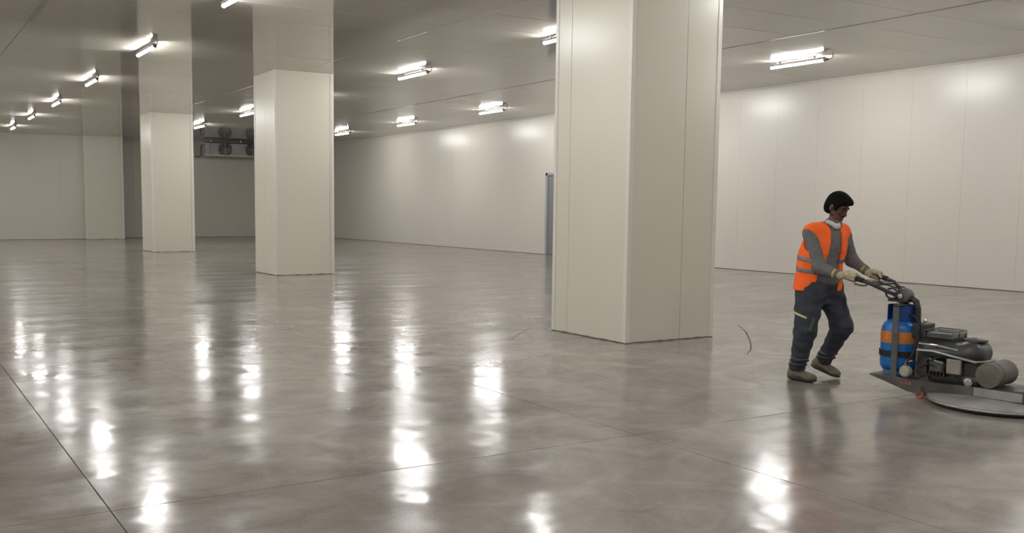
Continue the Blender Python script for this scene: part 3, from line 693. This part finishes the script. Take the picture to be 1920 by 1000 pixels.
# --- hands: palm over the grip, four fingers wrapping under it, thumb round the inner side
gdir = np.array([math.cos(0), 0, 0])
def mloc(x, y, z):  # machine local -> person local
    wx, wy = mw(x, y); dx, dy = wx-PX, wy-PY
    c, s = math.cos(YAW), math.sin(YAW)
    return np.array([dx*c-dy*s, dx*s+dy*c, z])
def hand(S, side, inflate):
    s = side   # -1 right hand, +1 left hand
    A = mloc(-1.225, s*.20, .977); B = mloc(-1.05, s*.20, .937); g = (B-A)/np.linalg.norm(B-A)
    wr = Rwr if s < 0 else Lwr
    n = np.cross(g, np.cross(z3, g)); n /= np.linalg.norm(n); o = np.cross(g, n)   # n up, o sideways
    out = mloc(-1.1, s*.4, .95)-mloc(-1.1, s*.2, .95); out /= np.linalg.norm(out)
    if o@out < 0: o = -o
    C0 = A*.62+B*.38; R = .0215
    def ring(ax, ang, rr):   # point around the grip: ang 0 = outer side, 90 = top
        a = math.radians(ang); return C0+g*ax+(o*math.cos(a)+n*math.sin(a))*rr
    # palm: from wrist over top/outer side
    palm = [ring(dx, 75, R+.012) for dx in (-.036, -.012, .012, .034)]
    for p in palm:
        S.add(S.cap(wr*.75+p*.25, p, .020+inflate, .013+inflate), .012)
        q = ring(float((p-C0)@g), 25, R+.012); S.add(S.cap(p, q, .013+inflate, .011+inflate), .008)
    lens = (.86, 1.0, 1.04, .92)
    for dx, L in zip((-.037, -.0125, .012, .035), lens):
        pts = [ring(dx, a, R+.0085+inflate*.4) for a in (20, -25*L, -75*L, -130*L, -170*L)]
        for i, (a, b) in enumerate(zip(pts, pts[1:])): S.add(S.cap(a, b, .0098-.0006*i+inflate, .0092-.0006*i+inflate), .003)
    th = [wr*.45+ring(.0, 110, R+.016)*.55, ring(.028, 125, R+.013), ring(.052, 150, R+.010), ring(.068, 175, R+.009)]
    for i, (a, b) in enumerate(zip(th, th[1:])): S.add(S.cap(a, b, .0145-.0015*i+inflate, .0130-.0015*i+inflate), .006)
    return C0

LO, HI = (-.34, -.46, -.02), (.56, .34, 1.76)
body = SDF(LO, HI, .0058)
baseU = SDF((-.34, -.46, .70), (.56, .34, 1.54), .0065); baseL = SDF((-.36, -.40, -.02), (.44, .34, 1.02), .0065)
torso(body, -.016)
limb(body, Rsh, Rel, Rwr, (.050, .042, .028)); limb(body, Lsh, Lel, Lwr, (.050, .042, .028))
limb(body, Rhip, Rkn, Ran, (.088, .058, .040)); limb(body, Lhip, Lkn, Lan, (.088, .058, .040))
ff = np.array([.66, -.75, 0])
for an, d in ((Ran, ff), (Lan, np.array([.70, -.60, -.30]))):
    body.add(body.cap(an+np.array([0, 0, -.035])-d*.02, an+d*.13+np.array([0, 0, -.045]), .034, .026), .02)
body.add(body.cap(neck0, neck1, .058, .055), .03); head(body)
hand(body, -1, -.002); hand(body, 1, -.002)
M_SKIN = mat('brown_skin', (.10, .038, .020), .5, var=.12, scale=30)
link('body', body.mesh('body'), M_SKIN, per)
# finer head surface details: eyes, brows, moustache, stubble
M_EYE = mat('dark_eye', (.05, .04, .035), .2, var=.05); M_HAIR = mat('black_hair', (.004, .0038, .004), .8, var=.3, scale=60, bump=.002, bscale=150)
M_HAIR.node_tree.nodes['Principled BSDF'].inputs['Specular IOR Level'].default_value = .12
for s in (-1, 1):
    bm = bmesh.new(); bmesh.ops.create_uvsphere(bm, u_segments=12, v_segments=8, radius=.0105)
    o = link('eye', to_mesh(bm, 'eye'), M_EYE, per, True); o.location = hp(.078, s*.030, .0)
    o2 = link('eyebrow', to_mesh(tube_bm([hp(.090, s*.012, .026), hp(.088, s*.03, .032), hp(.074, s*.052, .026)], [.004, .0055, .003], 8), 'eyebrow'), M_HAIR, per, True)
hh = SDF(np.array(HC)-.2, np.array(HC)+.2, .006)
hh.add(hh.cap(hp(.087, -.026, -.052), hp(.087, .026, -.052), .006), .004)
mo = link('moustache', to_mesh(tube_bm([hp(.082, -.028, -.055), hp(.095, -.012, -.047), hp(.0965, 0, -.045), hp(.095, .012, -.047), hp(.082, .028, -.055)], [.003, .006, .006, .006, .003], 8), 'moustache'), M_HAIR, per, True)
st = hh.like(); head(st); st.F = st.F-.0055
P = lambda x, y, z: (hh.X-HC[0])*hf[0]*0
loc = lambda ax: (st.X-HC[0])*ax[0]+(st.Y-HC[1])*ax[1]+(st.Z-HC[2])*ax[2]
lx, ly, lz = loc(hf), loc(hl), loc(hu)
st.cut(lz+.060+.25*np.abs(lx-.02)*0-.35*(.05-lx).clip(0, .08), .006); st.cut(-lx-.0, .006); st.sub(st.cap(hp(.09, -.018, -.068), hp(.09, .018, -.068), .009), .004)
link('stubble', st.mesh('stubble'), mat('dark_stubble', (.030, .015, .011), .7, var=.3, scale=60), per)
hr = hh.like()
hr.add(hr.ell(hp(-.012, 0, .038), (.107, .085, .101), HR), .02); hr.add(hr.ell(hp(.045, 0, .084), (.070, .066, .036), HR), .03)
hr.add(hr.ell(hp(-.065, 0, .0), (.05, .075, .085), HR), .03)
hr.F += .0013*np.sin(lx*420+ly*160)*np.sin(lz*260+ly*210)
hr.sub(hr.ell(hp(.108, 0, -.032), (.108, .10, .100), HR), .006)
for s in (-1, 1):
    hr.sub(hr.ell(hp(-.004, s*.088, -.030), (.026, .03, .046), HR), .01)
hr.add(hr.ell(hp(-.055, 0, -.03), (.052, .066, .075), HR), .03)
for s in (-1, 1): hr.add(hr.ell(hp(.034, s*.066, .012), (.014, .012, .040), HR), .012)
hr.cut(-(lz+.095), .010)
link('hair', hr.mesh('hair'), M_HAIR, per)

# --- clothes
def wr_noise(S, amp, a=38, b=27, ph=0.0):
    S.F += amp*(np.sin(S.Z*a+S.X*b+ph)*np.sin(S.X*b*1.3-S.Y*a*.9+ph*2)+.6*np.sin(S.Z*a*2.1-S.Y*b*1.7+ph))
def boxcut(S, c, R, half):
    d = None
    for i in range(3):
        p = (S.X-c[0])*R[i][0]+(S.Y-c[1])*R[i][1]+(S.Z-c[2])*R[i][2]
        q = np.abs(p)-half[i]; d = q if d is None else np.maximum(d, q)
    return d
M_SHIRT = mat('grey_knit_sweater', (.135, .135, .135), .9, var=.12, scale=40, bump=.001, bscale=220)
sh_ = baseU.like(); torso(sh_, .0)
limb(sh_, Rsh, Rel, Rwr, (.066, .055, .040)); limb(sh_, Lsh, Lel, Lwr, (.066, .055, .040))
sh_.add(sh_.ell(Rsh+np.array([0, 0, -.025]), (.062, .064, .066)), .03)
sh_.add(sh_.cap(neck0, neck0*.1+neck1*.9, .070, .066), .02)
sh_.add(sh_.ell(waist-f3*.02-l3_*.04+np.array([0, 0, .07]), (.172, .124, .22), TR), .04); sh_.add(sh_.ell(pelv+np.array([0, 0, .05]), (.190, .147, .14), TR), .04); wr_noise(sh_, .0022, 46, 33); sh_.cut(.868-sh_.Z, .01)
sh_.cut(sh_.slab(np.array([.2, -.1, .97]), float(np.array([.2, -.1, .97])@(neck0*.15+neck1*.85))), .006)
for wv, el in ((Rwr, Rel), (Lwr, Lel)):
    d = (wv-el)/np.linalg.norm(wv-el); e = sh_.slab(d, float(d@wv)-.002); near = (sh_.X-wv[0])**2+(sh_.Y-wv[1])**2+(sh_.Z-wv[2])**2 < .10**2
    sh_.F = np.where(near, np.maximum(sh_.F, e), sh_.F)
link('sweater', sh_.mesh('sweater'), M_SHIRT, per)
M_TROU = mat('dark_blue_grey_trousers', (.030, .034, .046), .85, var=.25, scale=14, bump=.0015, bscale=120)
tr = baseL.like()
tr.add(tr.ell(pelv+np.array([0, 0, -.01]), (.182, .138, .15), TR), .05); tr.add(tr.ell(pelv+np.array([0, 0, -.13]), (.135, .115, .11), TR), .05)
Rcu, Lcu = Ran+np.array([.004, 0, .035]), Lan*.9+Lkn*.1+np.array([0, 0, -.01])
limb(tr, Rhip+np.array([-.01, 0, -.02]), Rkn, Rcu, (.120, .088, .072)); limb(tr, Lhip+np.array([0, 0, -.02]), Lkn, Lcu, (.118, .090, .070))
tr.add(tr.cap(Rkn+np.array([-.012, .03, -.02]), Rkn+np.array([-.015, .03, -.12]), .075, .07), .04)
tr.add(tr.cap(Rhip-f3*.05+np.array([-.02, 0, -.02]), Rkn-f3*.01+np.array([0, 0, .1]), .105, .085), .05)
wr_noise(tr, .0040, 34, 24, .7)
for an, cu in ((Ran, Rcu), (Lan, Lcu)):
    rr = np.sqrt((tr.X-cu[0])**2+(tr.Y-cu[1])**2); tr.F -= .010*np.exp(-((tr.Z-cu[2]-.03)/.035)**2)*np.sin((tr.Z-cu[2])*150)*(rr < .13)
tr.cut(tr.Z-.905, .008); tr.cut(.055-tr.Z, .006)
for an in (Ran,): pass
tro = link('trousers', tr.mesh('trousers'), M_TROU, per)
# pocket piping and green gusset on the right leg
pk = baseL.like(); pk.F = tr.F-.005
c0 = np.array([-.222, -.17, .603]); ax = np.array([.90, -.25, -.36]); ax /= np.linalg.norm(ax); bx = np.cross(ax, np.array([-.25, -.95, 0])); bx /= np.linalg.norm(bx)
pk.cut(boxcut(pk, c0, [ax, bx, np.cross(ax, bx)], (.062, .010, .14)), .002)
link('pocket_piping', pk.mesh('pocket_piping'), mat('pale_yellow_piping', (.50, .52, .22), .6, var=.05), tro)
pg = baseL.like(); pg.F = tr.F-.004
pg.cut(boxcut(pg, np.array([-.128, -.235, .525]), [np.array([.94, 0, -.34]), np.array([0, 1., 0]), np.array([.34, 0, .94])], (.014, .06, .062)), .003)
link('green_gusset', pg.mesh('green_gusset'), mat('green_gusset_cloth', (.05, .095, .03), .8, var=.2, scale=30), tro)
bt = baseL.like(); bt.F = tr.F-.004; bt.cut(boxcut(bt, Rcu+np.array([0, 0, .085]), [np.array([1., 0, 0]), np.array([0, .97, .22]), np.array([0, -.22, .97])], (.2, .2, .007)), .002)
link('hem_stripe', bt.mesh('hem_stripe'), mat('grey_hem_stripe', (.09, .09, .10), .6), tro)
bt2 = baseL.like(); bt2.F = tr.F-.004; bt2.cut(boxcut(bt2, Lcu*.8+Lkn*.2, [l3_, np.cross((Lkn-Lan)/np.linalg.norm(Lkn-Lan), l3_), (Lkn-Lan)/np.linalg.norm(Lkn-Lan)], (.11, .13, .006)), .002)
link('hem_stripe', bt2.mesh('hem_stripe'), mat('grey_hem_stripe_light', (.14, .14, .15), .6), tro)

M_VEST = mat('fluorescent_orange_mesh', (1.0, .135, .008), .75, var=.06, scale=30, bump=.0008, bscale=200)
ve = baseU.like()
torso(ve, .017)
ve.add(ve.cap(Rsh*.97+Lsh*.03, Lsh*.95+Rsh*.05, .080), .03)
hemc = np.array([-.010, .01, .80])
ve.add(ve.ell(hemc, (.232, .160, .42), TR), .05); ve.add(ve.ell(waist-f3*.02-l3_*.045+np.array([0, 0, .07]), (.195, .145, .24), TR), .06)
wr_noise(ve, .0028, 30, 22, 1.3)
ve.F = np.maximum(ve.F, -(ve.F+.026))          # a loose cloth shell
lat = (ve.X-.05)*l3_[0]+(ve.Y)*l3_[1]; fwd = (ve.X-.05)*f3[0]+ve.Y*f3[1]
# worn open: the gap widens from collar to hem and swings to his right
gap = np.interp(ve.Z, [.78, .95, 1.1, 1.25, 1.36, 1.45], [.125, .105, .075, .060, .056, .07])
gcen = np.interp(ve.Z, [.78, .95, 1.1, 1.25, 1.36, 1.45], [-.085, -.06, -.03, -.012, .0, .0])
ve.F = np.maximum(ve.F, -np.maximum(np.abs(lat-gcen)-gap, -(fwd+.02)))
hemz = .815-.035*fwd
ve.F = np.maximum(ve.F, hemz-ve.Z)
ve.sub(ve.cap(Rsh+np.array([-.058, -.035, -.045]), Rel*.34+Rsh*.66+np.array([-.03, -.02, 0]), .070, .066), .008); ve.sub(ve.cap(Lsh+np.array([.062, .012, -.04]), Lel*.35+Lsh*.65+np.array([.02, .01, 0]), .072, .070), .008)
ve.sub(ve.cap(neck0-np.array([0, 0, .02])+f3*.01, neck1+np.array([0, 0, .05]), .074, .085), .01)
vst = link('safety_vest', ve.mesh('safety_vest'), M_VEST, per)
M_REFL = mat('grey_reflective_tape', (.17, .17, .175), .45, .2, var=.1)
for zc in (1.10, 1.0):
    rb = baseU.like(); rb.F = ve.F-.004
    rb.F = np.maximum(rb.F, np.abs(rb.Z-zc-.0*lat-(-.16)*(fwd))-.0215)
    link('reflective_band', rb.mesh('reflective_band'), M_REFL, vst)
# dust mask pulled down under the chin
mk = hh.like()
mc = neck0*.3+neck1*.7+f3*.062+np.array([.004, 0, -.035])
mc = mc-np.array([.034, 0, -.012])
for s_ in (-1, 1):
    mk.add(mk.cap(mc+l3_*.060*s_+z3*.020-f3*.030, mc+f3*.020-z3*.018, .020, .026), .02)
mk.sub(mk.cap(mc+z3*.055-f3*.01, mc+z3*.040+f3*.02, .034), .01)
link('dust_mask', mk.mesh('dust_mask'), mat('white_dust_mask', (.55, .56, .54), .8, var=.05), per)
# gloves
M_GLOVE = mat('cream_work_glove', (.42, .37, .24), .8, var=.25, scale=35)
for s, wv, el in ((-1, Rwr, Rel), (1, Lwr, Lel)):
    c = mloc(-1.15, s*.20, .955); gS = SDF(np.minimum(c, wv)-.1, np.maximum(c, wv)+.1, .0035)
    hand(gS, s, .0022); d = (el-wv)/np.linalg.norm(el-wv); gS.add(gS.cap(wv-d*.02, wv+d*.045, .032, .041), .01)
    gS.cut(gS.slab(d, float(d@wv)+.05), .003)
    go_ = link('work_glove', gS.mesh('work_glove'), M_GLOVE, per)
    cS = SDF(wv-.09, wv+.09, .0045); cS.add(cS.cap(wv+d*.03, wv+d*.05, .0435, .045), .002); cS.cut(cS.slab(d, float(d@wv)+.052), .002); cS.cut(cS.slab(-d, -float(d@wv)-.028), .002)
    link('cuff', cS.mesh('cuff'), mat('yellow_glove_cuff', (.45, .36, .08), .8, var=.15), go_)
# work boots
M_BOOT = mat('dusty_olive_boot', (.125, .108, .075), .75, var=.3, scale=30, bump=.001, bscale=90); M_SOLE = mat('dark_boot_sole', (.03, .028, .025), .8, var=.2)
def boot(an, fd, up_, heel_z):
    fd = fd/np.linalg.norm(fd); lt = np.cross(up_, fd); lt /= np.linalg.norm(lt); uu = np.cross(fd, lt)
    o = an.copy()   # ankle joint; sole plane lies .092 below along uu
    S = SDF(o-.27, o+.27, .0055)
    q = lambda x, y, z: o+fd*x+lt*y+uu*z
    S.add(S.cap(q(-.02, 0, .05), q(-.022, 0, -.03), .052, .05), .02)
    S.add(S.ell(q(-.035, 0, -.05), (.055, .045, .045), [fd, lt, uu]), .03)
    S.add(S.cap(q(-.02, 0, -.03), q(.11, 0, -.055), .046, .036), .03)
    S.add(S.ell(q(.125, .0, -.058), (.066, .050, .036), [fd, lt, uu]), .03)
    lzz = (S.X-o[0])*uu[0]+(S.Y-o[1])*uu[1]+(S.Z-o[2])*uu[2]
    up_part = S.like(); up_part.F = S.F.copy(); up_part.cut(-(lzz+.078), .003); up_part.cut(lzz-.085, .004)
    b = link('work_boot', up_part.mesh('work_boot'), M_BOOT, per)
    s2 = S.like(); s2.F = S.F-.005; s2.add(s2.ell(q(.05, 0, -.08), (.145, .05, .02), [fd, lt, uu]), .01)
    s2.cut(lzz+.074, .002); s2.cut(-(lzz+.0985), .002)
    link('sole', s2.mesh('sole'), M_SOLE, b)
    bm = bmesh.new()
    for x in (.015, .035, .055): tube_bm([q(x, -.022, .012-.6*x+.0), q(x+.004, 0, .028-.6*x), q(x, .022, .012-.6*x)], .004, 6, bm)
    link('laces', to_mesh(bm, 'laces'), M_SOLE, b)
boot(Ran, np.array([.66, -.75, 0]), z3, 0)
lf_ = np.array([.70, -.60, -.30]); boot(Lan, lf_, z3, .06)
